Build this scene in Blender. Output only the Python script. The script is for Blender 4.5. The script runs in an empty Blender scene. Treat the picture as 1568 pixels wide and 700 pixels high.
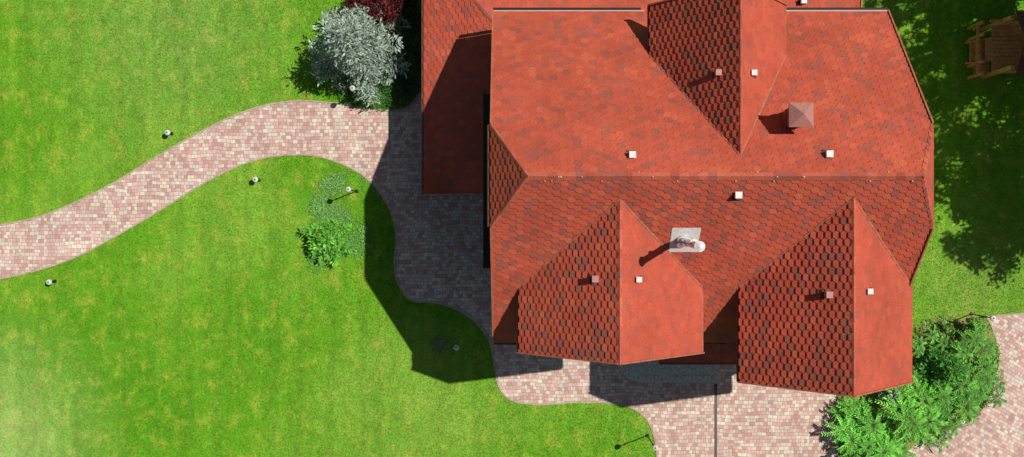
import bpy, bmesh, math, random
import numpy as np
from mathutils import Vector, noise, Matrix
random.seed(3); rng=np.random.default_rng(5)
S=bpy.context.scene
V=Vector
# ---------------------------------------------------------------- helpers
def link(o,parent=None):
    S.collection.objects.link(o)
    if parent: o.parent=parent
    return o
def empty(name):
    return link(bpy.data.objects.new(name,None))
def mesh_obj(name,verts,faces,mats,parent=None,midx=None,smooth=False):
    me=bpy.data.meshes.new(name); me.from_pydata([tuple(v) for v in verts],[],faces)
    for m in (mats if isinstance(mats,(list,tuple)) else [mats]): me.materials.append(m)
    if midx is not None: me.polygons.foreach_set('material_index',midx)
    if smooth: me.polygons.foreach_set('use_smooth',[True]*len(me.polygons))
    me.update()
    return link(bpy.data.objects.new(name,me),parent)
class MB:
    """collects simple solids in one mesh"""
    def __init__(s): s.v=[];s.f=[];s.m=[]
    def add(s,v,f,m=0):
        b=len(s.v); s.v+= [tuple(x) for x in v]; s.f+=[tuple(i+b for i in q) for q in f]; s.m+=[m]*len(f)
    def box(s,x0,x1,y0,y1,z0,z1,m=0):
        v=[(x0,y0,z0),(x1,y0,z0),(x1,y1,z0),(x0,y1,z0),(x0,y0,z1),(x1,y0,z1),(x1,y1,z1),(x0,y1,z1)]
        s.add(v,[(3,2,1,0),(4,5,6,7),(0,1,5,4),(1,2,6,5),(2,3,7,6),(3,0,4,7)],m)
    def prism(s,poly,z0,z1,m=0):
        n=len(poly); v=[(p[0],p[1],z0) for p in poly]+[(p[0],p[1],z1) for p in poly]
        s.add(v,[tuple(range(n-1,-1,-1)),tuple(range(n,2*n))]+[(i,(i+1)%n,n+(i+1)%n,n+i) for i in range(n)],m)
    def tube(s,a,b,r,m=0,n=8,r2=None):
        a=V(a);b=V(b);d=(b-a).normalized(); u=d.orthogonal().normalized(); w=d.cross(u); r2=r if r2 is None else r2
        v=[a+(u*math.cos(t)+w*math.sin(t))*r for t in [2*math.pi*i/n for i in range(n)]]
        v+=[b+(u*math.cos(t)+w*math.sin(t))*r2 for t in [2*math.pi*i/n for i in range(n)]]
        s.add(v,[tuple(range(n-1,-1,-1)),tuple(range(n,2*n))]+[(i,(i+1)%n,n+(i+1)%n,n+i) for i in range(n)],m)
    def beam(s,a,b,w,h,m=0):
        a=V(a);b=V(b);d=(b-a).normalized(); up=V((0,0,1))
        if abs(d.z)>.95: up=V((0,1,0))
        u=d.cross(up).normalized(); k=u.cross(d)
        v=[]
        for p in (a,b): v+=[p-u*w/2-k*h/2,p+u*w/2-k*h/2,p+u*w/2+k*h/2,p-u*w/2+k*h/2]
        s.add(v,[(0,1,2,3),(7,6,5,4),(4,5,1,0),(5,6,2,1),(6,7,3,2),(7,4,0,3)],m)
    def obj(s,name,mats,parent=None):
        return mesh_obj(name,s.v,s.f,mats,parent,s.m)
# ---------------------------------------------------------------- materials
def mat(name,col,rough=.8,metal=0,noise_s=None,amt=.25,bump=0,spec=.3):
    m=bpy.data.materials.new(name); m.use_nodes=True; N=m.node_tree.nodes; L=m.node_tree.links
    b=N['Principled BSDF']; b.inputs['Roughness'].default_value=rough; b.inputs['Metallic'].default_value=metal
    b.inputs['Specular IOR Level'].default_value=spec
    b.inputs['Base Color'].default_value=(*col,1)
    if noise_s:
        tc=N.new('ShaderNodeTexCoord'); n=N.new('ShaderNodeTexNoise'); n.inputs['Scale'].default_value=noise_s; n.inputs['Detail'].default_value=6
        L.new(tc.outputs['Object'],n.inputs['Vector'])
        r=N.new('ShaderNodeMapRange'); r.inputs[1].default_value=.3; r.inputs[2].default_value=.7; r.inputs[3].default_value=1-amt; r.inputs[4].default_value=1+amt
        L.new(n.outputs[0],r.inputs[0])
        mx=N.new('ShaderNodeVectorMath'); mx.operation='SCALE'; mx.inputs[0].default_value=col
        L.new(r.outputs[0],mx.inputs['Scale']); L.new(mx.outputs[0],b.inputs['Base Color'])
        if bump:
            bp=N.new('ShaderNodeBump'); bp.inputs['Strength'].default_value=bump; bp.inputs['Distance'].default_value=.02
            L.new(n.outputs[0],bp.inputs['Height']); L.new(bp.outputs[0],b.inputs['Normal'])
    return m
def attr_mat(name,rough=.8,grain=60,amt=.2,spec=.2,big=None,transl=0):
    m=bpy.data.materials.new(name); m.use_nodes=True; N=m.node_tree.nodes; L=m.node_tree.links
    b=N['Principled BSDF']; b.inputs['Roughness'].default_value=rough; b.inputs['Specular IOR Level'].default_value=spec
    a=N.new('ShaderNodeAttribute'); a.attribute_name='Col'
    tc=N.new('ShaderNodeTexCoord'); n=N.new('ShaderNodeTexNoise'); n.inputs['Scale'].default_value=grain; n.inputs['Detail'].default_value=3
    L.new(tc.outputs['Object'],n.inputs['Vector'])
    r=N.new('ShaderNodeMapRange'); r.inputs[1].default_value=.3; r.inputs[2].default_value=.7; r.inputs[3].default_value=1-amt; r.inputs[4].default_value=1+amt
    L.new(n.outputs[0],r.inputs[0])
    mx=N.new('ShaderNodeVectorMath'); mx.operation='SCALE'; L.new(a.outputs['Color'],mx.inputs[0]); L.new(r.outputs[0],mx.inputs['Scale'])
    out=mx
    if big:
        n2=N.new('ShaderNodeTexNoise'); n2.inputs['Scale'].default_value=big; n2.inputs['Detail'].default_value=7; n2.inputs['Roughness'].default_value=.65; L.new(tc.outputs['Object'],n2.inputs['Vector'])
        r2=N.new('ShaderNodeMapRange'); r2.inputs[1].default_value=.3; r2.inputs[2].default_value=.7; r2.inputs[3].default_value=.86; r2.inputs[4].default_value=1.13
        L.new(n2.outputs[0],r2.inputs[0])
        mx2=N.new('ShaderNodeVectorMath'); mx2.operation='SCALE'; L.new(mx.outputs[0],mx2.inputs[0]); L.new(r2.outputs[0],mx2.inputs['Scale']); out=mx2
    L.new(out.outputs[0],b.inputs['Base Color'])
    if transl:
        t=N.new('ShaderNodeBsdfTranslucent'); L.new(out.outputs[0],t.inputs['Color'])
        ms=N.new('ShaderNodeMixShader'); ms.inputs[0].default_value=transl
        L.new(b.outputs[0],ms.inputs[1]); L.new(t.outputs[0],ms.inputs[2]); L.new(ms.outputs[0],N['Material Output'].inputs['Surface'])
    return m
def grass_mat(name):
    m=bpy.data.materials.new(name); m.use_nodes=True; N=m.node_tree.nodes; L=m.node_tree.links
    b=N['Principled BSDF']; b.inputs['Roughness'].default_value=.85; b.inputs['Specular IOR Level'].default_value=.12
    tc=N.new('ShaderNodeTexCoord')
    def nz(scale,detail,rough=.6,sx=1,sy=1,off=0):
        mp=N.new('ShaderNodeMapping'); mp.inputs['Scale'].default_value=(sx,sy,1); mp.inputs['Location'].default_value=(off,off*.7,0); L.new(tc.outputs['Object'],mp.inputs[0])
        n=N.new('ShaderNodeTexNoise'); n.inputs['Scale'].default_value=scale; n.inputs['Detail'].default_value=detail; n.inputs['Roughness'].default_value=rough
        L.new(mp.outputs[0],n.inputs['Vector']); return n
    def ramp(src,stops):
        r=N.new('ShaderNodeValToRGB'); r.color_ramp.elements[0].position=stops[0][0]; r.color_ramp.elements[0].color=(*stops[0][1],1)
        r.color_ramp.elements[1].position=stops[-1][0]; r.color_ramp.elements[1].color=(*stops[-1][1],1)
        for p,c in stops[1:-1]:
            e=r.color_ramp.elements.new(p); e.color=(*c,1)
        L.new(src,r.inputs[0]); return r
    def mr(src,lo,hi,a=.3,b_=.7):
        s=N.new('ShaderNodeMapRange'); s.inputs[1].default_value=a; s.inputs[2].default_value=b_; s.inputs[3].default_value=lo; s.inputs[4].default_value=hi; L.new(src,s.inputs[0]); return s
    def mix(fac,a,bcol):
        q=N.new('ShaderNodeMix'); q.data_type='RGBA'; L.new(fac,q.inputs[0]); L.new(a,q.inputs[6]); q.inputs[7].default_value=(*bcol,1); return q
    big=ramp(nz(.13,4,.55,off=4).outputs[0],[(.32,(.078,.255,.007)),(.5,(.11,.295,.012)),(.66,(.17,.35,.03))])
    mid=nz(1.3,12,.8,1.3,1.0)
    yel=ramp(mid.outputs[0],[(.50,(0,0,0)),(.66,(.8,.8,.8))])
    mx=mix(yel.outputs[0],big.outputs[0],(.36,.39,.045)); cur_c=mx.outputs[2]
    spk=ramp(nz(9,4,.8,off=3).outputs[0],[(.62,(0,0,0)),(.70,(.7,.7,.7))])
    cur_c=mix(spk.outputs[0],cur_c,(.42,.44,.08)).outputs[2]
    # paler worn areas of the garden
    for (cx,cy,rad,amt,c) in ((-20,-8.2,6,.6,(.38,.45,.16)),(-13,8,7,.45,(.30,.40,.10)),(-4,-8,6,.35,(.26,.36,.06)),(17.5,-2,4.5,.6,(.22,.33,.06))):
        d=N.new('ShaderNodeVectorMath'); d.operation='DISTANCE'; L.new(tc.outputs['Object'],d.inputs[0]); d.inputs[1].default_value=(cx,cy,0)
        s=N.new('ShaderNodeMapRange'); s.interpolation_type='SMOOTHSTEP'; s.inputs[1].default_value=0; s.inputs[2].default_value=rad; s.inputs[3].default_value=amt; s.inputs[4].default_value=0; L.new(d.outputs['Value'],s.inputs[0])
        mm=N.new('ShaderNodeMath'); mm.operation='MULTIPLY'; L.new(s.outputs[0],mm.inputs[0]); L.new(mr(mid.outputs[0],.45,1.2).outputs[0],mm.inputs[1])
        cur_c=mix(mm.outputs[0],cur_c,c).outputs[2]
    parts=[mr(nz(3.2,6,.7,1.0,.6,9).outputs[0],.82,1.17),mr(nz(14,4,.75).outputs[0],.64,1.32),mr(nz(34,3,.75).outputs[0],.62,1.38),mr(nz(1.0,2,.5,1.7,.10,2).outputs[0],.90,1.10)]
    cur=parts[0].outputs[0]
    for p in parts[1:]:
        mm=N.new('ShaderNodeMath'); mm.operation='MULTIPLY'; L.new(cur,mm.inputs[0]); L.new(p.outputs[0],mm.inputs[1]); cur=mm.outputs[0]
    v=N.new('ShaderNodeVectorMath'); v.operation='SCALE'; L.new(cur_c,v.inputs[0]); L.new(cur,v.inputs['Scale'])
    L.new(v.outputs[0],b.inputs['Base Color'])
    hi=nz(30,3,.7)
    bp=N.new('ShaderNodeBump'); bp.inputs['Strength'].default_value=.5; bp.inputs['Distance'].default_value=.03; L.new(hi.outputs[0],bp.inputs['Height']); L.new(bp.outputs[0],b.inputs['Normal'])
    return m
def paver_mat(name,rot=0.0):
    m=bpy.data.materials.new(name); m.use_nodes=True; N=m.node_tree.nodes; L=m.node_tree.links
    b=N['Principled BSDF']; b.inputs['Roughness'].default_value=.85; b.inputs['Specular IOR Level'].default_value=.2
    tc=N.new('ShaderNodeTexCoord'); mp=N.new('ShaderNodeMapping'); mp.inputs['Rotation'].default_value=(0,0,rot); L.new(tc.outputs['Object'],mp.inputs[0])
    wn_=N.new('ShaderNodeTexNoise'); wn_.inputs['Scale'].default_value=1.0; L.new(mp.outputs[0],wn_.inputs['Vector'])
    ws=N.new('ShaderNodeVectorMath'); ws.operation='SCALE'; ws.inputs['Scale'].default_value=.22; L.new(wn_.outputs['Color'],ws.inputs[0])
    wa=N.new('ShaderNodeVectorMath'); wa.operation='ADD'; L.new(mp.outputs[0],wa.inputs[0]); L.new(ws.outputs[0],wa.inputs[1])
    br=N.new('ShaderNodeTexBrick'); br.offset=.43; br.offset_frequency=2; br.squash=.65; br.squash_frequency=3; br.inputs['Scale'].default_value=1
    br.inputs['Brick Width'].default_value=.18; br.inputs['Row Height'].default_value=.135; br.inputs['Mortar Size'].default_value=.007; br.inputs['Mortar Smooth'].default_value=.3
    br.inputs['Color1'].default_value=(0,0,0,1); br.inputs['Color2'].default_value=(1,1,1,1); br.inputs['Mortar'].default_value=(.5,.5,.5,1)
    L.new(wa.outputs[0],br.inputs['Vector'])
    r=N.new('ShaderNodeValToRGB'); cr=r.color_ramp; cr.interpolation='CONSTANT'
    cols=[(0,(.44,.265,.22)),(.16,(.52,.335,.28)),(.36,(.57,.39,.325)),(.54,(.47,.295,.25)),(.64,(.60,.46,.37)),(.78,(.63,.55,.43)),(.91,(.52,.47,.39))]
    cr.elements[0].color=(*cols[0][1],1); cr.elements[0].position=0; cr.elements[1].position=cols[-1][0]; cr.elements[1].color=(*cols[-1][1],1)
    for p,c in cols[1:-1]:
        e=cr.elements.new(p); e.color=(*c,1)
    L.new(br.outputs['Color'],r.inputs[0])
    mx=N.new('ShaderNodeMix'); mx.data_type='RGBA'; L.new(br.outputs['Fac'],mx.inputs[0]); L.new(r.outputs[0],mx.inputs[6]); mx.inputs[7].default_value=(.26,.18,.14,1)
    n=N.new('ShaderNodeTexNoise'); n.inputs['Scale'].default_value=.7; n.inputs['Detail'].default_value=10; n.inputs['Roughness'].default_value=.75; L.new(tc.outputs['Object'],n.inputs['Vector'])
    s=N.new('ShaderNodeMapRange'); s.inputs[1].default_value=.3; s.inputs[2].default_value=.7; s.inputs[3].default_value=.80; s.inputs[4].default_value=1.17; L.new(n.outputs[0],s.inputs[0])
    v=N.new('ShaderNodeVectorMath'); v.operation='SCALE'; L.new(mx.outputs[2],v.inputs[0]); L.new(s.outputs[0],v.inputs['Scale']); L.new(v.outputs[0],b.inputs['Base Color'])
    bp=N.new('ShaderNodeBump'); bp.invert=True; bp.inputs['Strength'].default_value=.5; bp.inputs['Distance'].default_value=.008; L.new(br.outputs['Fac'],bp.inputs['Height']); L.new(bp.outputs[0],b.inputs['Normal'])
    return m
M_grass=grass_mat('lawn_grass')
M_pave=paver_mat('pink_pavers',.0)
M_pave2=paver_mat('pink_pavers_drive',.5)
M_kerb=mat('kerb_stone',(.38,.30,.22),.85,noise_s=8)
M_sh=attr_mat('bitumen_shingles',.9,38,.26,.2,big=.6)
M_under=mat('roof_underlay',(.09,.03,.025),.9)
M_fascia=mat('fascia_brown',(.15,.06,.04),.6,noise_s=5)
M_trim=mat('verge_trim_tan',(.36,.13,.075),.5,noise_s=6)
M_wall=mat('plaster_cream',(.55,.47,.36),.9,noise_s=3,amt=.08,bump=.2)
M_frame=mat('window_frame',(.12,.06,.035),.5)
M_glass=mat('window_glass',(.03,.04,.05),.08,spec=.8)
M_dark=mat('dark_metal',(.025,.022,.02),.45,metal=.3)
M_white=mat('white_paint',(.62,.59,.56),.5,noise_s=12,amt=.12)
M_clip=mat('ridge_fixing',(.50,.30,.26),.5)
M_globe=mat('frosted_globe',(.60,.58,.54),.35,noise_s=12,amt=.1)
M_capg=mat('grey_cap',(.16,.15,.14),.4,metal=.5)
M_steel=mat('stainless_steel',(.62,.62,.62),.25,metal=1)
M_redmetal=mat('red_brown_metal',(.30,.11,.09),.5,noise_s=10,amt=.15)
M_pinkmetal=mat('faded_red_metal',(.38,.17,.14),.5,noise_s=10,amt=.12)
M_stone=mat('grey_stone',(.46,.44,.38),.9,noise_s=14,amt=.35,bump=.5)
M_wood=mat('stained_wood',(.50,.24,.08),.7,noise_s=9,amt=.3)
M_dwood=mat('dark_red_wood',(.14,.035,.025),.7,noise_s=7,amt=.3)
M_soil=mat('bed_soil',(.22,.20,.06),.95,noise_s=9,amt=.4,bump=.6)
M_bark=mat('tree_bark',(.10,.07,.05),.95,noise_s=12,amt=.3,bump=.6)
M_leaf=attr_mat('leaves',.7,20,.15,.2,transl=.3)

# plan survey of the plot: 40 units per metre, origin under the drone
def g(u,v,z=0.0): return V(((u-784)/40.0,(350-v)/40.0,z))
# ---------------------------------------------------------------- ground and paving
mesh_obj('ground',[(-400,-400,0),(400,-400,0),(400,400,0),(-400,400,0)],[(0,1,2,3)],M_grass)
def cr(pts,n=8):
    P=[V((p[0],p[1])) for p in pts]; out=[]
    for i in range(len(P)-1):
        p0=P[max(i-1,0)];p1=P[i];p2=P[i+1];p3=P[min(i+2,len(P)-1)]
        for k in range(n):
            t=k/n; out.append(.5*((2*p1)+(-p0+p2)*t+(2*p0-5*p1+4*p2-p3)*t*t+(-p0+3*p1-3*p2+p3)*t**3))
    out.append(P[-1]); return [(p.x,p.y) for p in out]
upper=cr([(-160,375),(-60,358),(0,345),(60,332),(120,308),(180,277),(240,240),(300,206),(350,181),(400,163),(450,155),(500,157),(550,163),(590,169),(622,166),(645,140)])
lower=cr([(-160,460),(-60,438),(0,427),(60,413),(120,392),(180,360),(240,325),(300,288),(350,261),(400,243),(450,237),(490,240),(530,254),(560,272),(585,300),(600,330),(607,365),(604,400),(610,435),(630,460),(665,463),(700,474),(730,495),(750,525),(757,560),(765,594),(786,614),(830,619),(880,616),(930,617),(968,625),(992,645),(1004,680),(1006,720),(1006,800)])
P1=[(p[0],p[1]) for p in upper]+[(800,140),(1282,400),(1282,603),(1283,800)]+lower[::-1]
def sheet(name,poly,z,m):
    vs=[g(p[0],p[1],z) for p in poly]
    o=mesh_obj(name,vs,[tuple(range(len(vs)))],m)
    bm=bmesh.new(); bm.from_mesh(o.data); bmesh.ops.triangulate(bm,faces=bm.faces,ngon_method='EAR_CLIP')
    for f in bm.faces:
        if f.normal.z<0: f.normal_flip()
    bm.to_mesh(o.data); bm.free(); return o
sheet('garden_path',P1,.004,M_pave)
edge2=cr([(1500,486),(1512,488),(1524,515),(1530,545),(1524,585),(1508,622),(1488,645),(1455,658),(1425,668),(1400,682),(1386,700),(1380,760),(1380,800)])
P2=[(1800,470),(1568,480),(1500,486)]+edge2[1:]+[(1800,800)]
sheet('driveway_pavement',P2,.004,M_pave2)
kb=MB()
def kerb(line,w=.06,h=.03):
    pts=[g(p[0],p[1],0) for p in line]; 
    L_=[];R_=[]
    for i,p in enumerate(pts):
        d=(pts[min(i+1,len(pts)-1)]-pts[max(i-1,0)]).normalized(); n=V((-d.y,d.x,0))*w/2
        L_.append(p+n);R_.append(p-n)
    for i in range(len(pts)-1):
        a,b,c,d=L_[i],L_[i+1],R_[i+1],R_[i]; up=V((0,0,h))
        kb.add([a,b,c,d,a+up,b+up,c+up,d+up],[(4,7,6,5),(0,4,5,1),(2,6,7,3)])
kerb(upper);kerb(lower);kerb(edge2);kerb([(1282,600),(1283,800)]);kerb([(1500,486),(1568,480),(1800,470)])
kb.obj('path_kerb',M_kerb)
bed_br=cr([(1286,608),(1340,600),(1398,590),(1402,540),(1405,500),(1430,488),(1470,486),(1500,486),(1524,515),(1530,545),(1524,585),(1508,622),(1488,645),(1455,658),(1425,668),(1400,682),(1386,700),(1380,780),(1330,800),(1286,800),(1286,608)],4)
sheet('planting_bed',bed_br[:-1],.008,M_soil)
bed_tl=cr([(590,165),(600,120),(575,60),(560,10),(560,-60),(700,-60),(700,100),(645,140),(622,164),(590,165)],4)
sheet('planting_bed.001',bed_tl[:-1],.008,M_soil)
# ---------------------------------------------------------------- leaf clouds
def quads(name,c,d,n,l,w,col,matl,parent=None):
    N=len(c); d=d/np.linalg.norm(d,axis=1,keepdims=True)
    s=np.cross(n,d); s/= (np.linalg.norm(s,axis=1,keepdims=True)+1e-9)
    l=np.broadcast_to(np.asarray(l,float),(N,))[:,None]; w=np.broadcast_to(np.asarray(w,float),(N,))[:,None]
    v=np.stack([c-d*l/2,c+s*w/2-d*l*.05,c+d*l/2,c-s*w/2-d*l*.05],1).reshape(-1,3)
    me=bpy.data.meshes.new(name); me.vertices.add(4*N); me.vertices.foreach_set('co',v.ravel().astype(np.float32))
    me.loops.add(4*N); me.loops.foreach_set('vertex_index',np.arange(4*N,dtype=np.int32))
    me.polygons.add(N); me.polygons.foreach_set('loop_start',np.arange(0,4*N,4,dtype=np.int32)); me.polygons.foreach_set('loop_total',np.full(N,4,dtype=np.int32))
    ca=me.color_attributes.new('Col','FLOAT_COLOR','POINT'); cc=np.ones((4*N,4),np.float32); cc[:,:3]=np.repeat(col,4,axis=0); ca.data.foreach_set('color',cc.ravel())
    me.materials.append(matl); me.update(); me.validate()
    return link(bpy.data.objects.new(name,me),parent)
def unit(n): 
    a=rng.normal(size=(n,3)); return a/np.linalg.norm(a,axis=1,keepdims=True)
def colvar(base,n,v=.25,alt=None,p=.2):
    c=np.tile(np.array(base),(n,1))
    if alt is not None:
        k=rng.random(n)<p; c[k]=alt
    return c*(1+v*rng.normal(size=(n,1))).clip(.35,1.9)
def conifer(name,x,y,h,R,base,alt,whorls=18,per=11,lean=.15,needle=.16,dens=1.0,z0=.15,twig=.30,tuft=7,jit=(.62,1.15)):
    """trunk, whorled limbs, side twigs with needle tufts"""
    e=empty(name)
    C=[];D=[];Nn=[];K=[]
    wood=MB()
    wood.tube((x,y,0),(x,y,h*.95),.03*h+.01,0,8,.01)
    for i in range(whorls):
        t=i/(whorls-1); z=z0+(h-z0)*t*.97; r=R*(1-t)+.07
        k=max(4,int(per*(1-.5*t)))
        for j in range(k):
            a=2*math.pi*(j+.5*(i%2))/k+random.uniform(-.28,.28); rr=r*random.uniform(*jit)
            dirv=np.array([math.cos(a),math.sin(a),lean+.5*t+random.uniform(-.12,.15)])
            p0=np.array([x,y,z]); tone_=random.uniform(.7,1.25)
            if rr>.25: wood.tube(tuple(p0),tuple(p0+dirv*rr*.85),.012+.01*(1-t),0,4,.004)
            side=np.array([-math.sin(a),math.cos(a),0])
            nt_=max(1,int(rr/.13*dens)); 
            ends=[(p0+dirv*rr,dirv,1.0,.16)]
            for q in range(nt_):
                s=rr*(.22+.78*(q+.5)/nt_); tl=twig*(1.15-.75*s/rr)*random.uniform(.7,1.3)*min(1,R)
                for sg in (-1,1):
                    td=dirv*.75+side*sg+np.array([0,0,random.uniform(0,.35)])
                    ends.append((p0+dirv*s+td*tl*.5,td,s/rr,tl))
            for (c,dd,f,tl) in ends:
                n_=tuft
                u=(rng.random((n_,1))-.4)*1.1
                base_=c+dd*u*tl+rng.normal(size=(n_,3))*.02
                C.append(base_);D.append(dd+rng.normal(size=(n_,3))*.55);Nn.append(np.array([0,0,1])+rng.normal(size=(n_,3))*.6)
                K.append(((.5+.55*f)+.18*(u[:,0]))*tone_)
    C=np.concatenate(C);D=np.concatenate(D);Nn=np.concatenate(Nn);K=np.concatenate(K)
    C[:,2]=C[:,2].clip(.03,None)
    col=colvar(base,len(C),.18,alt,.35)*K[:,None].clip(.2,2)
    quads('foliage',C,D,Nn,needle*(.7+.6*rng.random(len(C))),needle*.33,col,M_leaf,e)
    wood.obj('trunk_and_branches',M_bark,e)
    return e
def frond_bush(name,x,y,h,R,base,alt,stems=9,per=8):
    """spreading juniper: ascending stems each ending in a star of feathery, arching sprays"""
    e=empty(name); wood=MB(); C=[];D=[];Nn=[];K=[]
    for s in range(stems):
        a=2*math.pi*s/stems+random.uniform(-.4,.4); q=R*(.15+.75*random.random()**.7)
        tip=np.array([x+math.cos(a)*q,y+math.sin(a)*q,h*(1-.55*(q/R)**1.5)*random.uniform(.8,1.1)])
        wood.tube((x+math.cos(a)*.05,y+math.sin(a)*.05,0),tuple(tip),.03,0,6,.01)
        tn=random.uniform(.7,1.25); ph=random.random()*6
        for f in range(per):
            b=ph+2*math.pi*f/per+random.uniform(-.25,.25); Lf=R*random.uniform(.42,.68)
            hd=np.array([math.cos(b),math.sin(b),0]); sd_=np.array([-math.sin(b),math.cos(b),0]); t2=tn*random.uniform(.8,1.2)
            prev=tip.copy(); nseg=9
            for i in range(nseg):
                u=(i+1)/nseg; p=tip+hd*Lf*u+np.array([0,0,.35*Lf*u-.75*Lf*u*u]); 
                if i%3==2: wood.tube(tuple(prev),tuple(p),.006,0,3); prev=p
                wl=Lf*.24*(1-u*.75)+.025
                for sg in (-1,1):
                    for _ in range(2):
                        dd=hd*1.0+sd_*sg*random.uniform(.6,1.2)+np.array([0,0,random.uniform(-.1,.3)])
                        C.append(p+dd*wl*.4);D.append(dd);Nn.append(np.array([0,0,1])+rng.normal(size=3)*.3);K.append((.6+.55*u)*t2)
    C=np.array(C);D=np.array(D);Nn=np.array(Nn);K=np.array(K); C[:,2]=C[:,2].clip(.04,None)
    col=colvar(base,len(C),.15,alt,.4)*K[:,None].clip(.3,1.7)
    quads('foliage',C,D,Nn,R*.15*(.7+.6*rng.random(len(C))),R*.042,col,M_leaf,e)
    wood.obj('trunk_and_branches',M_bark,e); return e
def leafy(name,x,y,h,R,base,alt,n,leaf=.09,trunkh=None,clumps=40,z_lo=None,cl=(.16,.34)):
    e=empty(name); wood=MB()
    th=trunkh if trunkh else h*.3
    wood.tube((x,y,0),(x,y,th),.05*h**.8*.5+.01,0,8,.02*h**.5+.005)
    top=V((x,y,th)); C=[]; K=[]
    zl=z_lo if z_lo is not None else th*.6
    cz=(zl+h)/2; hz=(h-zl)/2
    per=max(8,n//clumps)
    for i in range(clumps):
        u=unit(1)[0]; rr=(.35+.65*rng.random()**.6)
        c=np.array([x+u[0]*R*rr*.85,y+u[1]*R*rr*.85,cz+u[2]*hz*rr*.85])
        cs=R*random.uniform(*cl)
        wood.tube(tuple(top-V((0,0,th*.3*random.random()))),tuple(c),.012*h**.7+.004,0,5,.004)
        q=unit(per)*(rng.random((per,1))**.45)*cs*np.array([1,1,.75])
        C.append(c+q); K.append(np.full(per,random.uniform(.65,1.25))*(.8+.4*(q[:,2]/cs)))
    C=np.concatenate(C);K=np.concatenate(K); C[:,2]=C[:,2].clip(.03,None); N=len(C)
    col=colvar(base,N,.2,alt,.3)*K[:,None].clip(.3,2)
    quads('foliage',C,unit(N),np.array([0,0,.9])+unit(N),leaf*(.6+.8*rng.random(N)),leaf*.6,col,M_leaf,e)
    wood.obj('trunk_and_branches',M_bark,e)
    return e
def inpoly(px,py,poly):
    r=np.zeros(len(px),bool); n=len(poly)
    for i in range(n):
        x1,y1=poly[i];x2,y2=poly[(i+1)%n]
        if y1==y2: continue
        k=((y1>py)!=(y2>py))&(px<(x2-x1)*(py-y1)/(y2-y1)+x1); r^=k
    return r
def groundcover(name,poly,n,hmax,base,alt,leaf=.07,lump=1.5,fuzz=.06,gap=0,flat=.8):
    poly=[((p[0]-784)/40,(350-p[1])/40) for p in poly]
    xs=[p[0] for p in poly];ys=[p[1] for p in poly]
    x=rng.uniform(min(xs)-.2,max(xs)+.2,n*3);y=rng.uniform(min(ys)-.2,max(ys)+.2,n*3)
    k=inpoly(x+rng.normal(size=len(x))*fuzz,y+rng.normal(size=len(x))*fuzz,poly); x=x[k][:n];y=y[k][:n]
    nn=np.array([noise.noise(V((a*lump,b*lump,3.3)))+.5*noise.noise(V((a*lump*3,b*lump*3,1.3))) for a,b in zip(x,y)])
    if gap: 
        k=nn>-gap; x=x[k];y=y[k];nn=nn[k]
    hh=(.55+.9*nn).clip(.12,1.2)
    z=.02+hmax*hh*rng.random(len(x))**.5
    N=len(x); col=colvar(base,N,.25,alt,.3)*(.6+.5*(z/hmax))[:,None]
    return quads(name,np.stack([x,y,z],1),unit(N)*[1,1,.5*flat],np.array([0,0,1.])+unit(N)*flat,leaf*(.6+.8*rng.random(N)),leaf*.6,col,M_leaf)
# plants
conifer('blue_spruce_tree',-5.75,6.65,4.6,1.70,(.31,.40,.31),(.52,.61,.52),13,10,needle=.15,twig=.46,tuft=9,dens=.9,jit=(.5,1.2))
leafy('purple_barberry_bush',-5.2,8.3,2.4,1.15,(.13,.02,.022),(.24,.045,.04),6500,.10,z_lo=.2,clumps=50)
leafy('purple_barberry_bush.001',-4.3,8.9,1.9,.9,(.10,.02,.022),(.17,.03,.03),3000,.10,z_lo=.2,clumps=35)
conifer('mountain_pine',-6.95,-.4,1.1,.76,(.17,.50,.055),(.30,.66,.11),7,11,needle=.16,lean=.35,twig=.3)
groundcover('creeping_thyme',cr([(478,300),(490,278),(515,266),(545,264),(556,280),(545,292),(520,305),(535,330),(545,343),(510,340),(482,336),(478,300)],4),4200,.08,(.15,.36,.08),(.27,.48,.14),.06,fuzz=.09,gap=.3,flat=.45,lump=2.2)
groundcover('creeping_juniper',cr([(468,352),(500,342),(540,344),(566,350),(568,375),(560,390),(535,388),(510,393),(490,412),(474,412),(478,390),(468,352)],4),4200,.09,(.14,.36,.06),(.24,.48,.11),.06,fuzz=.12,gap=.25,flat=.45,lump=2.2)
groundcover('low_hedge_groundcover',[(590,163),(592,150),(575,130),(560,110),(596,40),(600,-10),(660,-10),(660,120),(640,142),(622,163)],9000,.35,(.04,.12,.025),(.07,.17,.03))
groundcover('low_hedge_groundcover.001',[(520,130),(560,118),(592,140),(594,166),(560,162),(525,155)],4000,.22,(.08,.24,.03),(.14,.33,.05),fuzz=.1)
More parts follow.
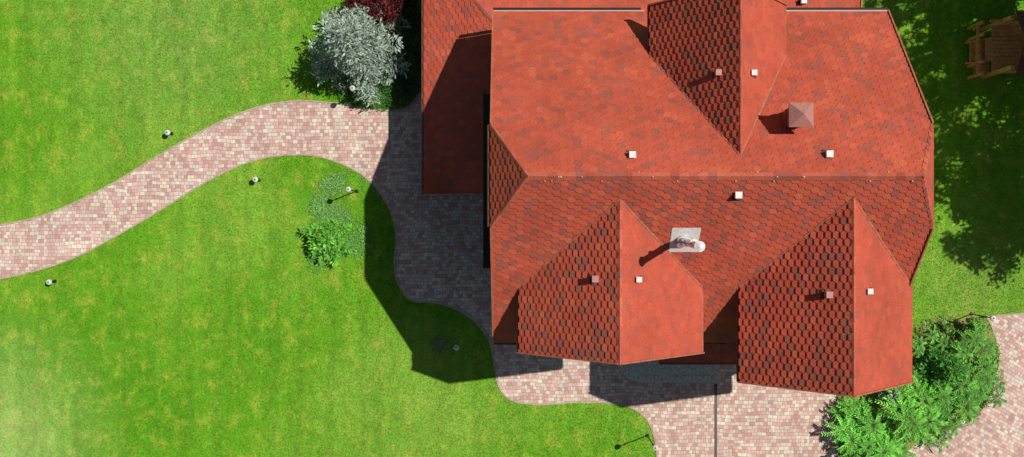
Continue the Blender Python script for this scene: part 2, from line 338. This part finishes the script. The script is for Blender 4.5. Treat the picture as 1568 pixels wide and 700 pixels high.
# shrubs at lower right
def px(u,v,z): return ((u-784)*(40-z)/1600,(350-v)*(40-z)/1600)
for (nm,u,v,h,R,b,a,w,p,tw) in [
 ('mountain_pine.001',1442,562,1.7,.95,(.085,.29,.04),(.14,.40,.07),8,10,.3)]:
    x,y=px(u,v,h*.4); conifer(nm,x,y,h,R,b,a,w,p,needle=.17,lean=.28,twig=tw,tuft=8,dens=.75)
for i,(u,v,h,R,b,a,st_,pf) in enumerate([
 (1505,592,1.0,.75,(.12,.38,.05),(.22,.54,.09),6,8),
 (1468,612,1.3,.95,(.13,.40,.05),(.22,.56,.09),8,8),
 (1320,660,1.2,1.1,(.16,.54,.06),(.29,.74,.12),9,8),
 (1385,635,1.7,1.15,(.18,.54,.06),(.32,.76,.12),9,9),
 (1435,645,1.0,.85,(.09,.29,.04),(.17,.44,.07),7,8),
 (1350,695,1.4,1.0,(.16,.52,.06),(.28,.70,.11),8,8),
 (1420,600,1.5,.8,(.14,.44,.05),(.25,.60,.09),6,8),
 (1300,625,.8,.6,(.14,.44,.05),(.25,.60,.09),5,7),
 (1492,535,1.4,.85,(.13,.40,.05),(.23,.56,.09),8,8),
 (1425,530,1.1,.6,(.14,.42,.06),(.24,.56,.10),5,7)]):
    x,y=px(u,v,h*.5); frond_bush('juniper_bush' if i==0 else 'juniper_bush.%03d'%i,x,y,h,R,b,a,st_,pf)
for (nm,u,v,h,R,b,a,n) in [
 ('spiraea_shrub',1445,508,.9,.42,(.22,.44,.08),(.38,.54,.16),1600),
 ('spiraea_shrub.001',1490,502,1.0,.45,(.17,.42,.07),(.28,.54,.12),1800),
 ('silver_dogwood_shrub',1362,606,1.5,.42,(.34,.48,.28),(.55,.62,.46),1400),
 ('spiraea_shrub.003',1514,560,.8,.4,(.17,.42,.07),(.26,.52,.11),1400)]:
    x,y=px(u,v,h*.5); leafy(nm,x,y,h,R,b,a,n,.085,z_lo=.1,clumps=22)
groundcover('bed_groundcover',bed_br[:-1],11000,.15,(.13,.34,.05),(.24,.46,.10),gap=.15,lump=1.1,flat=.5)
# tall trees to the east (out of the picture, shading the lawn)
for i,(x,y,h,R,n,zl) in enumerate([(19.7,9.9,12,1.8,3000,.22),(22.0,11.4,12.5,2.4,4200,.22),(22.9,5.2,13,2.7,6500,.22),(21.4,3.4,11.5,2.2,5200,.22),(23.6,2.6,12.5,2.6,5600,.22),(20.8,1.6,8,1.4,2400,.22),(21.9,.9,10,1.8,3200,.22),(25,7.6,8,2.4,2600,.22),(20.6,9.3,9,1.6,2400,.22),(22.8,8.0,13,1.7,2200,.22),(20.4,8.3,13.5,1.5,1800,.55),(20.9,6.7,13.2,1.5,1600,.6)]):
    leafy('birch_tree' if i==0 else 'birch_tree.%03d'%i,x,y,h,R,(.05,.12,.025),(.08,.18,.03),n,.19,trunkh=h*.45,clumps=int(85*n/(n+600)),z_lo=h*zl,cl=(.12,.27))
# grass tufts
N=420000
gx=rng.uniform(-20.6,20.6,N);gy=rng.uniform(-9.4,9.4,N)
conv=lambda P:[((p[0]-784)/40,(350-p[1])/40) for p in P]
k=~inpoly(gx,gy,conv(P1))&~inpoly(gx,gy,conv(P2))&~((gx>-.5)&(gx<12.1)&(gy>-4.6)&(gy<6.8))&~inpoly(gx,gy,conv(bed_br[:-1]))
gx=gx[k];gy=gy[k];N=len(gx)
def grass_tufts():
    a=rng.uniform(0,2*math.pi,N);t=rng.uniform(.25,1.0,N);l=rng.uniform(.04,.10,N);w=rng.uniform(.012,.03,N)
    d=np.stack([np.cos(a)*np.cos(t),np.sin(a)*np.cos(t),np.sin(t)],1);s=np.stack([-np.sin(a),np.cos(a),a*0],1)
    b=np.stack([gx,gy,gx*0+.002],1)
    v=np.stack([b-s*w[:,None]/2,b+s*w[:,None]/2,b+d*l[:,None]],1).reshape(-1,3)
    me=bpy.data.meshes.new('lawn_grass_blades'); me.vertices.add(3*N); me.vertices.foreach_set('co',v.ravel().astype(np.float32))
    me.loops.add(3*N); me.loops.foreach_set('vertex_index',np.arange(3*N,dtype=np.int32))
    me.polygons.add(N); me.polygons.foreach_set('loop_start',np.arange(0,3*N,3,dtype=np.int32)); me.polygons.foreach_set('loop_total',np.full(N,3,dtype=np.int32))
    me.materials.append(M_grass); me.update(); me.validate(); link(bpy.data.objects.new('lawn_grass',me))
grass_tufts()
# ---------------------------------------------------------------- HOUSE
H=empty('red_roof_house')
sv=[];sf=[];sc_=[]
def clip(poly,cl):
    out=poly
    for i in range(len(cl)):
        a=cl[i];b=cl[(i+1)%len(cl)]
        inp=out;out=[]
        if not inp: return []
        f=lambda p:(b[0]-a[0])*(p[1]-a[1])-(b[1]-a[1])*(p[0]-a[0])
        for j in range(len(inp)):
            p=inp[j];q=inp[(j+1)%len(inp)];fp=f(p);fq=f(q)
            if fp>=0: out.append(p)
            if (fp>=0)!=(fq>=0):
                t=fp/(fp-fq); out.append((p[0]+(q[0]-p[0])*t,p[1]+(q[1]-p[1])*t))
    return out
RED=np.array((.42,.078,.043))
def tone(p,con):
    r=random.random()
    n=noise.noise(V((p.x*3.0,p.y*5.5+p.z*2.6,p.z*3.4+3)))
    n2=noise.noise(V((p.x*.6+9,p.y*.6,p.z*.6)))
    if n+random.uniform(-.25,.25)>.32: c=np.array((.25,.082,.06))
    elif n+random.uniform(-.25,.25)<-.36: c=np.array((.47,.10,.05))
    elif r<.06: c=np.array((.27,.08,.055))
    else: c=RED
    c=RED+(c-RED)*con
    return c*(1+random.uniform(-.07,.07))*(1+.10*n2)
def shingles(poly,down,B=.138,lift=.03,con=.8):
    P=[V(p) for p in poly]; dn=V(down).normalized()
    nrm=(P[1]-P[0]).cross(P[2]-P[0]).normalized()
    if nrm.z<0: nrm=-nrm
    u=dn.cross(nrm).normalized(); dn=nrm.cross(u).normalized() if nrm.cross(u).dot(dn)>0 else u.cross(nrm).normalized()
    O=P[0]
    uv=[((p-O).dot(u),(p-O).dot(dn)) for p in P]
    A=sum(uv[i][0]*uv[(i+1)%len(uv)][1]-uv[(i+1)%len(uv)][0]*uv[i][1] for i in range(len(uv)))
    if A<0: uv=uv[::-1]
    h=B*math.sqrt(3); u0=min(p[0] for p in uv);u1=max(p[0] for p in uv);v0=min(p[1] for p in uv);v1=max(p[1] for p in uv)
    row=0; v=v0-h
    while v<v1+h:
        c=u0-3*B+(1.5*B if row%2 else 0)
        while c<u1+3*B:
            hx=[(c-B/2,v-h/2),(c+B/2,v-h/2),(c+B,v),(c+B/2,v+h/2),(c-B/2,v+h/2),(c-B,v)]
            q=clip(hx,uv)
            if len(q)>=3:
                b=len(sv);n=len(q); col=tone(O+u*c+dn*v,con); e=random.uniform(0,.006)
                for (a,bv) in q:
                    hh=.006+e+lift*((bv-v)/h+.5)
                    sv.append(O+u*a+dn*bv+nrm*hh)
                for (a,bv) in q: sv.append(O+u*a+dn*bv-nrm*.004)
                sc_.extend([col]*n); sc_.extend([col*.35]*n)
                sf.append(tuple(range(b,b+n)))
                for i in range(n): sf.append((b+i,b+n+i,b+n+(i+1)%n,b+(i+1)%n))
            c+=3*B
        v+=h/2; row+=1
slab=MB()
def slope(poly,down,thick=.16,lift=.03,con=.65):
    P=[V(p) for p in poly]; n=len(P)
    v=P+[p-V((0,0,thick)) for p in P]
    slab.add(v,[tuple(range(n))],0); slab.add(v,[tuple(range(2*n-1,n-1,-1))],1)
    slab.add(v,[(i,n+i,n+(i+1)%n,(i+1)%n) for i in range(n)],1)
    shingles(poly,down,lift=lift,con=con)
def caps(a,b,d1,d2,w=.15,L=.26,col=(.42,.10,.06)):
    a=V(a);b=V(b);D=(b-a);n=max(1,int(D.length/L));st=D/n;d1=V(d1).normalized();d2=V(d2).normalized();up=V((0,0,1))
    for i in range(n):
        p=a+st*i;q=p+st*1.12; c=np.array(col)*random.uniform(.8,1.25)
        if random.random()<.2: c=np.array((.33,.10,.075))
        k=len(sv)
        for pt,hh in ((p,.036),(q,.058)):
            sv.extend([pt+d1*w+up*hh,pt+up*(hh+.012),pt+d2*w+up*hh])
        for pt in (p,q): sv.extend([pt+d1*w-up*.02,pt+d2*w-up*.02])
        sc_.extend([c]*6+[c*.4]*4)
        sf.extend([(k,k+1,k+4,k+3),(k+1,k+2,k+5,k+4),(k+3,k+4,k+5),(k,k+3,k+8,k+6),(k+2,k+7,k+9,k+5),(k+3,k+5,k+9,k+8)])
RY,RZ=1.45,11.0; XL,XR=-.62,12.24
NE=7.05; NS=.893; SE=-3.72
zN=lambda y:RZ-NS*(y-RY); zS=lambda y:RZ-(RY-y)*1.0
rl,rr=(.435,RY,RZ),(11.4,RY,RZ)
nh,sh=3.02,.05
north=[(XL,NE,zN(NE)),(XL,nh,zN(nh)),rl,rr,(XR,nh,zN(nh)),(XR,NE,zN(NE))]
south=[(XL,SE,zS(SE)),(XR,SE,zS(SE)),(XR,sh,zS(sh)),rr,rl,(XL,sh,zS(sh))]
slope(north,(0,1,-NS),con=.6); slope(south,(0,-1,-1),con=.75)
slope([(XL,nh,zN(nh)),(XL,sh,zS(sh)),rl],(-1.05,0,-1.4)); slope([(XR,sh,zS(sh)),(XR,nh,zN(nh)),rr],(.84,0,-1.4))
caps(rl,rr,(0,1,-NS),(0,-1,-1),.15)
caps((XL,nh,zN(nh)),rl,(0.6,1,-NS),(-1,-.6,-1.2),.1);caps((XL,sh,zS(sh)),rl,(.6,-1,-1),(-1,.6,-1.2),.1)
caps((XR,nh,zN(nh)),rr,(-.6,1,-NS),(1,-.6,-1.2),.1);caps((XR,sh,zS(sh)),rr,(-.6,-1,-1),(1,.6,-1.2),.1)
trim=MB()
for i in range(20):
    x=random.uniform(.6,11.2); y=random.choice((-.13,-.02,.12)); trim.box(x-.015,x+.015,RY+y-.015,RY+y+.015,RZ-abs(y),RZ+.09-abs(y),3 if random.random()<.8 else 4)
def verge(a,b): trim.beam(V(a)+V((0,0,-.03)),V(b)+V((0,0,-.03)),.045,.20,0)
verge((XL,NE,zN(NE)),(XL,nh,zN(nh)));verge((XL,sh,zS(sh)),(XL,SE,zS(SE)));verge((XR,NE,zN(NE)),(XR,nh,zN(nh)));verge((XR,sh,zS(sh)),(XR,SE,zS(SE)))
def gutter(a,b,r=.055,m=1):
    trim.tube(V(a)+V((0,0,-.10)),V(b)+V((0,0,-.10)),r,m,10)
gutter((XL,NE+.10,zN(NE)),(4.2,NE+.10,zN(NE)),.06,5);gutter((8.6,NE+.10,zN(NE)),(XR,NE+.10,zN(NE)),.06,5)
trim.beam((XL,NE+.03,zN(NE)+.02),(4.3,NE+.03,zN(NE)+.02),.035,.03,3);trim.beam((8.5,NE+.03,zN(NE)+.02),(XR,NE+.03,zN(NE)+.02),.035,.03,3)
gutter((XL,SE-.05,zS(SE)),(7.0,SE-.05,zS(SE)))
gutter((XL-.05,nh,zN(nh)),(XL-.05,sh,zN(nh)));gutter((XR+.03,nh,zN(nh)),(XR+.03,sh,zN(nh)),.04)
def dormer(xr,xl,xR,y0,y1,zr,ze,ye,sgn,yeR=None):
    yeR=ye if yeR is None else yeR
    A=(xr,y0,zr);B=(xr,y1,zr)
    slope([A,B,(xl,y1,ze),(xl,ye,ze)] if sgn<0 else [B,A,(xl,ye,ze),(xl,y1,ze)],(xl-xr,0,ze-zr),lift=.042,con=.85)
    slope([B,A,(xR,yeR,ze),(xR,y1,ze)] if sgn<0 else [A,B,(xR,y1,ze),(xR,yeR,ze)],(xR-xr,0,ze-zr),lift=.022,con=.35)
    caps(A,B,(xl-xr,0,ze-zr),(xR-xr,0,ze-zr),.10)
    verge(B,(xl,y1,ze));verge(B,(xR,y1,ze))
    up=V((0,0,.045))
    trim.beam(V(A)+up,V((xl,ye,ze))+up,.05,.03,2);trim.beam(V(A)+up,V((xR,yeR,ze))+up,.05,.03,2)
    gutter((xl-.03,ye,ze),(xl-.03,y1,ze),.04);gutter((xR+.02,yeR,ze),(xR+.02,y1,ze),.035,0)
dormer(3.05,.22,5.87,.83,-3.83,10.4,7.74,-1.81,-1)
dormer(9.66,7.02,12.34,.86,-4.74,10.43,7.74,-1.81,-1)
dormer(6.45,4.29,8.5,2.07,6.95,10.45,7.5,5.38,1)
# lower wrap-round roof: west and north skirt
LX,LY=-3.12,10.2; ze=3.0
wx,wy=-.2,6.6; zt=4.25
slope([(LX,1.2,ze),(wx,1.2,zt),(wx,wy,zt),(LX,LY,ze)],(-1,0,-.43))
slope([(LX,LY,ze),(wx,wy,zt),(11.9,wy,zt),(12.45,LY,ze)],(0,1,-.35),con=.5)
caps((LX,LY,ze),(wx,wy,zt),(.5,1,-.4),(-1,-.6,-.45),.10)
verge((LX,1.2,ze),(wx,1.2,zt)); verge((12.45,LY,ze),(11.9,wy,zt))
gutter((LX-.05,1.2,ze),(LX-.05,LY,ze))
# entrance canopy
slope([(5.2,-4.72,3.15),(8.0,-4.72,3.15),(8.0,-3.3,3.75),(5.2,-3.3,3.75)],(0,-1,-.42))
gutter((5.2,-4.77,3.15),(8.0,-4.77,3.15),.05)
slab.obj('roof_slabs',[M_under,M_fascia],H)
trim.obj('verges_gutters_valleys',[M_trim,M_fascia,M_trim,M_clip,M_white,M_dark],H)
me=bpy.data.meshes.new('roof_shingles'); me.from_pydata([tuple(p) for p in sv],[],sf)
ca=me.color_attributes.new('Col','FLOAT_COLOR','POINT'); cc=np.ones((len(sv),4),np.float32); cc[:,:3]=np.array(sc_); ca.data.foreach_set('color',cc.ravel()); me.materials.append(M_sh)
link(bpy.data.objects.new('roof_shingles',me),H)
# walls
w=MB()
def ext_x(prof,x0,x1):
    n=len(prof); v=[(x0,p[0],p[1]) for p in prof]+[(x1,p[0],p[1]) for p in prof]
    w.add(v,[tuple(range(n)),tuple(range(2*n-1,n-1,-1))]+[(i,n+i,n+(i+1)%n,(i+1)%n) for i in range(n)])
def ext_y(prof,y0,y1):
    n=len(prof); v=[(p[0],y0,p[1]) for p in prof]+[(p[0],y1,p[1]) for p in prof]
    w.add(v,[tuple(range(n)),tuple(range(2*n-1,n-1,-1))]+[(i,n+i,n+(i+1)%n,(i+1)%n) for i in range(n)])
ext_x([(6.6,0),(6.6,zN(6.6)-.22),(nh,zN(nh)-.22),(sh,zS(sh)-.22),(-3.3,zS(-3.3)-.22),(-3.3,0)],-.2,11.85)
ext_y([(.62,5),(.62,7.85),(3.05,10.1),(5.47,7.85),(5.47,5)],-3.42,-.5)
ext_y([(7.95,0),(7.95,8.4),(9.66,10.1),(11.9,7.9),(11.9,0)],-4.3,-.5)
ext_y([(4.7,4),(4.7,7.8),(6.45,10.1),(8.1,7.8),(8.1,4)],3.0,6.6)
w.obj('walls',M_wall,H)
# skirt-roof posts, bay, windows
pt=MB()
for y in (1.5,4.2,7.0,9.9): pt.box(-2.95,-2.8,y-.08,y+.08,0,2.95)
for x in (0,3,6,9,12): pt.box(x-.08,x+.08,9.8,9.95,0,3.0)
for x in (5.4,7.7): pt.box(x-.07,x+.07,-4.6,-4.46,.3,3.1)
pt.obj('porch_posts',M_wood,H)
bay=MB()
bay.box(-.88,-.202,-1.25,4.4,0,.9,0);bay.box(-.86,-.202,-1.22,4.37,.9,4.95,1)
bay.box(-.97,-.202,-1.32,4.5,4.95,5.1,2)
for i in range(10): 
    y=-1.25+i*.622; bay.box(-.9,-.86,y-.04,y+.04,.9,4.95,2)
for z in (2.2,3.6): bay.box(-.91,-.86,-1.25,4.4,z,z+.08,2)
for i in range(13): bay.tube((-.93,-1.3+i*.48,5.1),(-.93,-1.3+i*.48,5.75),.012,2,5)
bay.tube((-.93,-1.32,5.75),(-.93,4.5,5.75),.022,2,6)
bay.obj('bay_window',[M_wall,M_glass,M_dark],H)
wn=MB()
def win_y(x,y,z,W,Hh,s):
    t=.05*s
    for a,b,c,d in ((x-W/2-.07,x+W/2+.07,z-.07,z),(x-W/2-.07,x+W/2+.07,z+Hh,z+Hh+.07),(x-W/2-.07,x-W/2,z,z+Hh),(x+W/2,x+W/2+.07,z,z+Hh),(x-.03,x+.03,z,z+Hh)):
        wn.box(a,b,min(y,y+t),max(y,y+t),c,d,0)
    wn.box(x-W/2,x-.03,min(y,y+.02*s),max(y,y+.02*s),z,z+Hh,1);wn.box(x+.03,x+W/2,min(y,y+.02*s),max(y,y+.02*s),z,z+Hh,1)
def win_x(x,y,z,W,Hh,s):
    t=.05*s
    for a,b,c,d in ((y-W/2-.07,y+W/2+.07,z-.07,z),(y-W/2-.07,y+W/2+.07,z+Hh,z+Hh+.07),(y-W/2-.07,y-W/2,z,z+Hh),(y+W/2,y+W/2+.07,z,z+Hh),(y-.03,y+.03,z,z+Hh)):
        wn.box(min(x,x+t),max(x,x+t),a,b,c,d,0)
    wn.box(min(x,x+.02*s),max(x,x+.02*s),y-W/2,y-.03,z,z+Hh,1);wn.box(min(x,x+.02*s),max(x,x+.02*s),y+.03,y+W/2,z,z+Hh,1)
win_y(1.6,-3.3,1,1.4,1.5,-1);win_y(4.0,-3.3,1,1.4,1.5,-1);win_y(3.05,-3.42,6.2,1.8,1.6,-1);win_y(9.66,-4.3,6.0,1.8,1.6,-1);win_y(6.45,6.6,6.2,1.4,1.5,1)
win_y(2,6.6,1,1.4,1.5,1);win_y(5.5,6.6,1,1.4,1.5,1);win_y(9.5,6.6,1,1.4,1.5,1)
for y in (-1.6,1.5,4.6): win_x(11.85,y,1,1.4,1.5,1)
win_x(11.85,1.5,5.2,1.6,1.6,1);win_x(-.2,1.5,6.3,1.6,1.6,-1)
wn.obj('windows',[M_frame,M_glass],H)
dr=MB(); dr.box(6.0,7.1,-3.36,-3.3,.32,2.5,0); dr.box(8.3,11.4,-4.36,-4.3,.02,2.5,1)
for i in range(4): dr.box(8.3,11.4,-4.38,-4.36,.3+i*.6,.33+i*.6,0)
dr.obj('entrance_and_garage_doors',[M_frame,M_wood],H)
# steps: rounded stone landing
st=MB()
def landing(x0,x1,y0,y1,z0,z1,r):
    p=[]
    for i in range(9):
        t=math.pi+ i*math.pi/16; p.append((x0+r+math.cos(t)*r,y0+min(r,.9*(y1-y0))+math.sin(t)*min(r,.9*(y1-y0))))
    p+=[(x1,y0),(x1,y1),(x0,y1)]
    st.prism(p,z0,z1)
landing(3.9,7.92,-5.88,-3.31,.0,.15,1.1); landing(4.25,7.9,-5.55,-3.31,.15,.30,.9)
for i in range(11): st.box(4.9+i*.27,4.9+i*.27+.25,-5.86,-5.6,.15,.165)
st.obj('stone_entrance_steps',M_stone,H)
# ---- roof fittings
def roofz(x,y):
    return zN(y) if y>RY else zS(y)
vt=MB()
def vent(u,v,zf,m,sz=.15,hh=.2):
    z=9.
    for _ in range(20):
        x,y=px(u,v,z+hh*.5); z=zf(x,y)
    vt.box(x-sz/2,x+sz/2,y-sz/2,y+sz/2,z-.15,z+hh,m)
    vt.box(x-sz/2-.02,x+sz/2+.02,y-sz/2-.02,y+sz/2+.02,z+hh,z+hh+.03,m)
    vt.box(x-sz*.9,x+sz*.9,y-sz*.9,y+sz*.9,z-.15,z-.02,2)
main=lambda x,y:roofz(x,y)
vent(968,237,main,0);vent(1269,236,main,0);vent(1130,299,main,0)
ld=lambda x,y:10.4-abs(x-3.05)*.94; rd=lambda x,y:10.43-abs(x-9.66)*1.01; nd=lambda x,y:10.45-abs(x-6.45)*1.4
vent(978,428,ld,0,.12);vent(911,427,ld,1,.15,.28);vent(1331,446,rd,0,.12);vent(1268,451,rd,1,.15,.28);vent(1154,112,nd,0,.12);vent(1099,112,nd,1,.13,.28)
vent(1230,2,lambda x,y:3.9,0,.15)
vt.obj('roof_vents',[M_white,M_pinkmetal,M_under],H)
ch=MB(); cx,cy=8.14,3.2
ch.box(cx-.22,cx+.22,cy-.22,cy+.22,8.6,10.45,0)
for i in range(6): ch.box(cx-.25,cx+.25,cy-.25,cy+.25,9.75+i*.1,9.79+i*.1,0)
a=.345
for sx in (-1,1):
    for sy in (-1,1): ch.box(cx+sx*.19-.02,cx+sx*.19+.02,cy+sy*.19-.02,cy+sy*.19+.02,10.45,10.6,0)
ch.add([(cx-a,cy-a,10.55),(cx+a,cy-a,10.55),(cx+a,cy+a,10.55),(cx-a,cy+a,10.55),(cx-a,cy-a,10.60),(cx+a,cy-a,10.60),(cx+a,cy+a,10.60),(cx-a,cy+a,10.60),(cx,cy,10.88)],
 [(3,2,1,0),(0,1,5,4),(1,2,6,5),(2,3,7,6),(3,0,4,7),(4,5,8),(5,6,8),(6,7,8),(7,4,8)],1)
ch.obj('ventilation_chimney',[M_redmetal,M_pinkmetal],H)
fl=MB(); fx,fy=5.0,-.36
q=[];
for (dx,dy) in ((-.42,-.34),(.42,-.34),(.42,.38),(-.42,.38)): q.append(V((fx+dx+.08,fy+dy,zS(fy+dy)+.06)))
q+= [p-V((0,0,.05)) for p in q]
fl.add(q,[(0,1,2,3),(7,6,5,4),(0,4,5,1),(1,5,6,2),(2,6,7,3),(3,7,4,0)],0)
zb=zS(fy)
fl.tube((fx,fy,zb-.1),(fx,fy,zb+.35),.22,1,20,.13)
fl.tube((fx,fy,zb+.3),(fx,fy-.12,12.05),.105,1,20)
for z in (zb+1.1,zb+2.1): fl.tube((fx,fy-.04,z),(fx,fy-.04,z+.05),.12,1,20)
fl.tube((fx,fy-.12,12.0),(fx,fy-.12,12.16),.12,0,20)
fl.tube((fx,fy-.12,12.16),(fx,fy-.12,12.24),.15,0,20,.02)
fl.obj('flue_pipe',[M_white,M_steel],H)
# ---------------------------------------------------------------- drain channel
d=MB(); d.box(7.75,7.85,-12,-5.95,.006,.014,0)
for i in range(150): d.box(7.76,7.84,-12+i*.04,-12+i*.04+.02,.0145,.02,1)
d.obj('drain_channel',[M_dark,M_capg])
# ---------------------------------------------------------------- lamps
def lamp(nm,u,v,h):
    x,y=g(u,v)[:2]; e=empty(nm); m=MB()
    m.tube((x,y,0),(x,y,.04),.08,0,12,.06)
    m.tube((x,y,.04),(x,y,h-.1),.022 if h>1 else .03,0,8)
    if h>1:
        m.tube((x,y,h-.55),(x,y,h-.5),.04,0,10)
        m.tube((x,y,h-.14),(x,y,h-.1),.05,0,12,.08)
    m.obj('post',M_dark,e)
    k=MB(); r=.105 if h>1 else .11
    zz=h; prof=[(-.1,.05),(-.05,.09),(0,.105),(.05,.095),(.09,.05)]
    for (a,ra),(b,rb) in zip(prof[:-1],prof[1:]): k.tube((x,y,zz+a),(x,y,zz+b),ra*r/.105,0,14,rb*r/.105)
    k.obj('globe',M_globe,e)
    c=MB(); c.tube((x,y,zz+.085),(x,y,zz+.12),.04,0,12,.01); c.obj('cap',M_capg,e)
L_=[(263,205,.5),(396,276,.5),(84,431,.5),(700,530,.5),(1463,641,.6),(546,293,2.0),(552,146,2.0),(991,667,2.2),(1487,481,1.8),(1300,686,2.0)]
for i,(u,v,h) in enumerate(L_): lamp('garden_lamp' if i==0 else 'garden_lamp.%03d'%i,u,v,h)
groundcover('low_plant_ring',[(675+14*math.cos(t),530+14*math.sin(t)) for t in np.linspace(0,2*math.pi,24,endpoint=False)],500,.05,(.24,.34,.12),(.30,.38,.15),.05,flat=.3)
# ---------------------------------------------------------------- play tower
T=empty('wooden_playhouse'); m=MB()
X0,X1,Y0,Y1=18.0,20.0,5.8,7.6
for x in (X0,X1):
    for y in (Y0,Y1): m.box(x-.07,x+.07,y-.07,y+.07,0,2.45)
for i in range(12): m.box(X0-.1,X1+.1,Y0+i*.152,Y0+i*.152+.135,1.0,1.05)
for y in (Y0,Y1):
    m.beam((X0,y,1.75),(X1,y,1.75),.06,.09)
    for i in range(9): m.box(X0+.15+i*.22,X0+.23+i*.22,y-.015,y+.015,1.05,1.7)
for z in (.2,.45,.7,.95): m.box(17.35+z*.35,17.75+z*.35,6.3,7.1,z,z+.05)
m.beam((17.35,6.3,.05),(17.95,6.3,1.05),.06,.12);m.beam((17.35,7.1,.05),(17.95,7.1,1.05),.06,.12)
m.beam((17.5,Y1,1.75),(X0,Y1,1.75),.07,.1);m.beam((17.45,5.75,.9),(17.45,7.65,.9),.1,.1)
for y in (5.75,6.2,7.2,7.65): m.box(17.4,17.5,y-.05,y+.05,0,1.3)
for i in range(5): m.box(17.45,18.0,5.75+i*.11,5.84+i*.11,.5,.54)
m.obj('frame_and_deck',M_wood,T)
r=MB(); ym=6.7
for s in (-1,1):
    for i in range(9):
        a=i/9; b=(i+1)/9+.015
        r.add([(18.15,ym+s*1.15*a,3.1-.75*a+.02),(20.3,ym+s*1.15*a,3.1-.75*a+.02),(20.3,ym+s*1.15*b,3.1-.75*b),(18.15,ym+s*1.15*b,3.1-.75*b),
               (18.15,ym+s*1.15*a,3.06-.75*a),(20.3,ym+s*1.15*a,3.06-.75*a),(20.3,ym+s*1.15*b,3.06-.75*b-.02),(18.15,ym+s*1.15*b,3.06-.75*b-.02)],
              [(0,1,2,3),(7,6,5,4),(0,4,5,1),(1,5,6,2),(2,6,7,3),(3,7,4,0)])
r.obj('plank_roof',M_dwood,T)
# ---------------------------------------------------------------- light, sky, camera
sd=V((.52,.20,1)).normalized()
sun=bpy.data.lights.new('sun','SUN'); sun.energy=4.8; sun.angle=math.radians(.5); sun.color=(1,.96,.9)
so=link(bpy.data.objects.new('sun',sun)); so.rotation_euler=sd.to_track_quat('Z','Y').to_euler(); so.location=(20,10,40)
W=bpy.data.worlds.new('World'); S.world=W; W.use_nodes=True; nt=W.node_tree
sk=nt.nodes.new('ShaderNodeTexSky'); sk.sky_type='NISHITA'; sk.sun_disc=False; sk.sun_elevation=math.asin(sd.z); sk.sun_rotation=math.atan2(sd.x,sd.y)
nt.links.new(sk.outputs[0],nt.nodes['Background'].inputs[0]); nt.nodes['Background'].inputs[1].default_value=.052
cam=bpy.data.cameras.new('camera'); co=link(bpy.data.objects.new('camera',cam)); co.location=(0,0,40); co.rotation_euler=(0,0,0)
cam.sensor_width=36; cam.lens=36*1600/1568; cam.clip_end=2000; S.camera=co
S.view_settings.view_transform='Standard'; S.view_settings.look='None'; S.view_settings.exposure=0
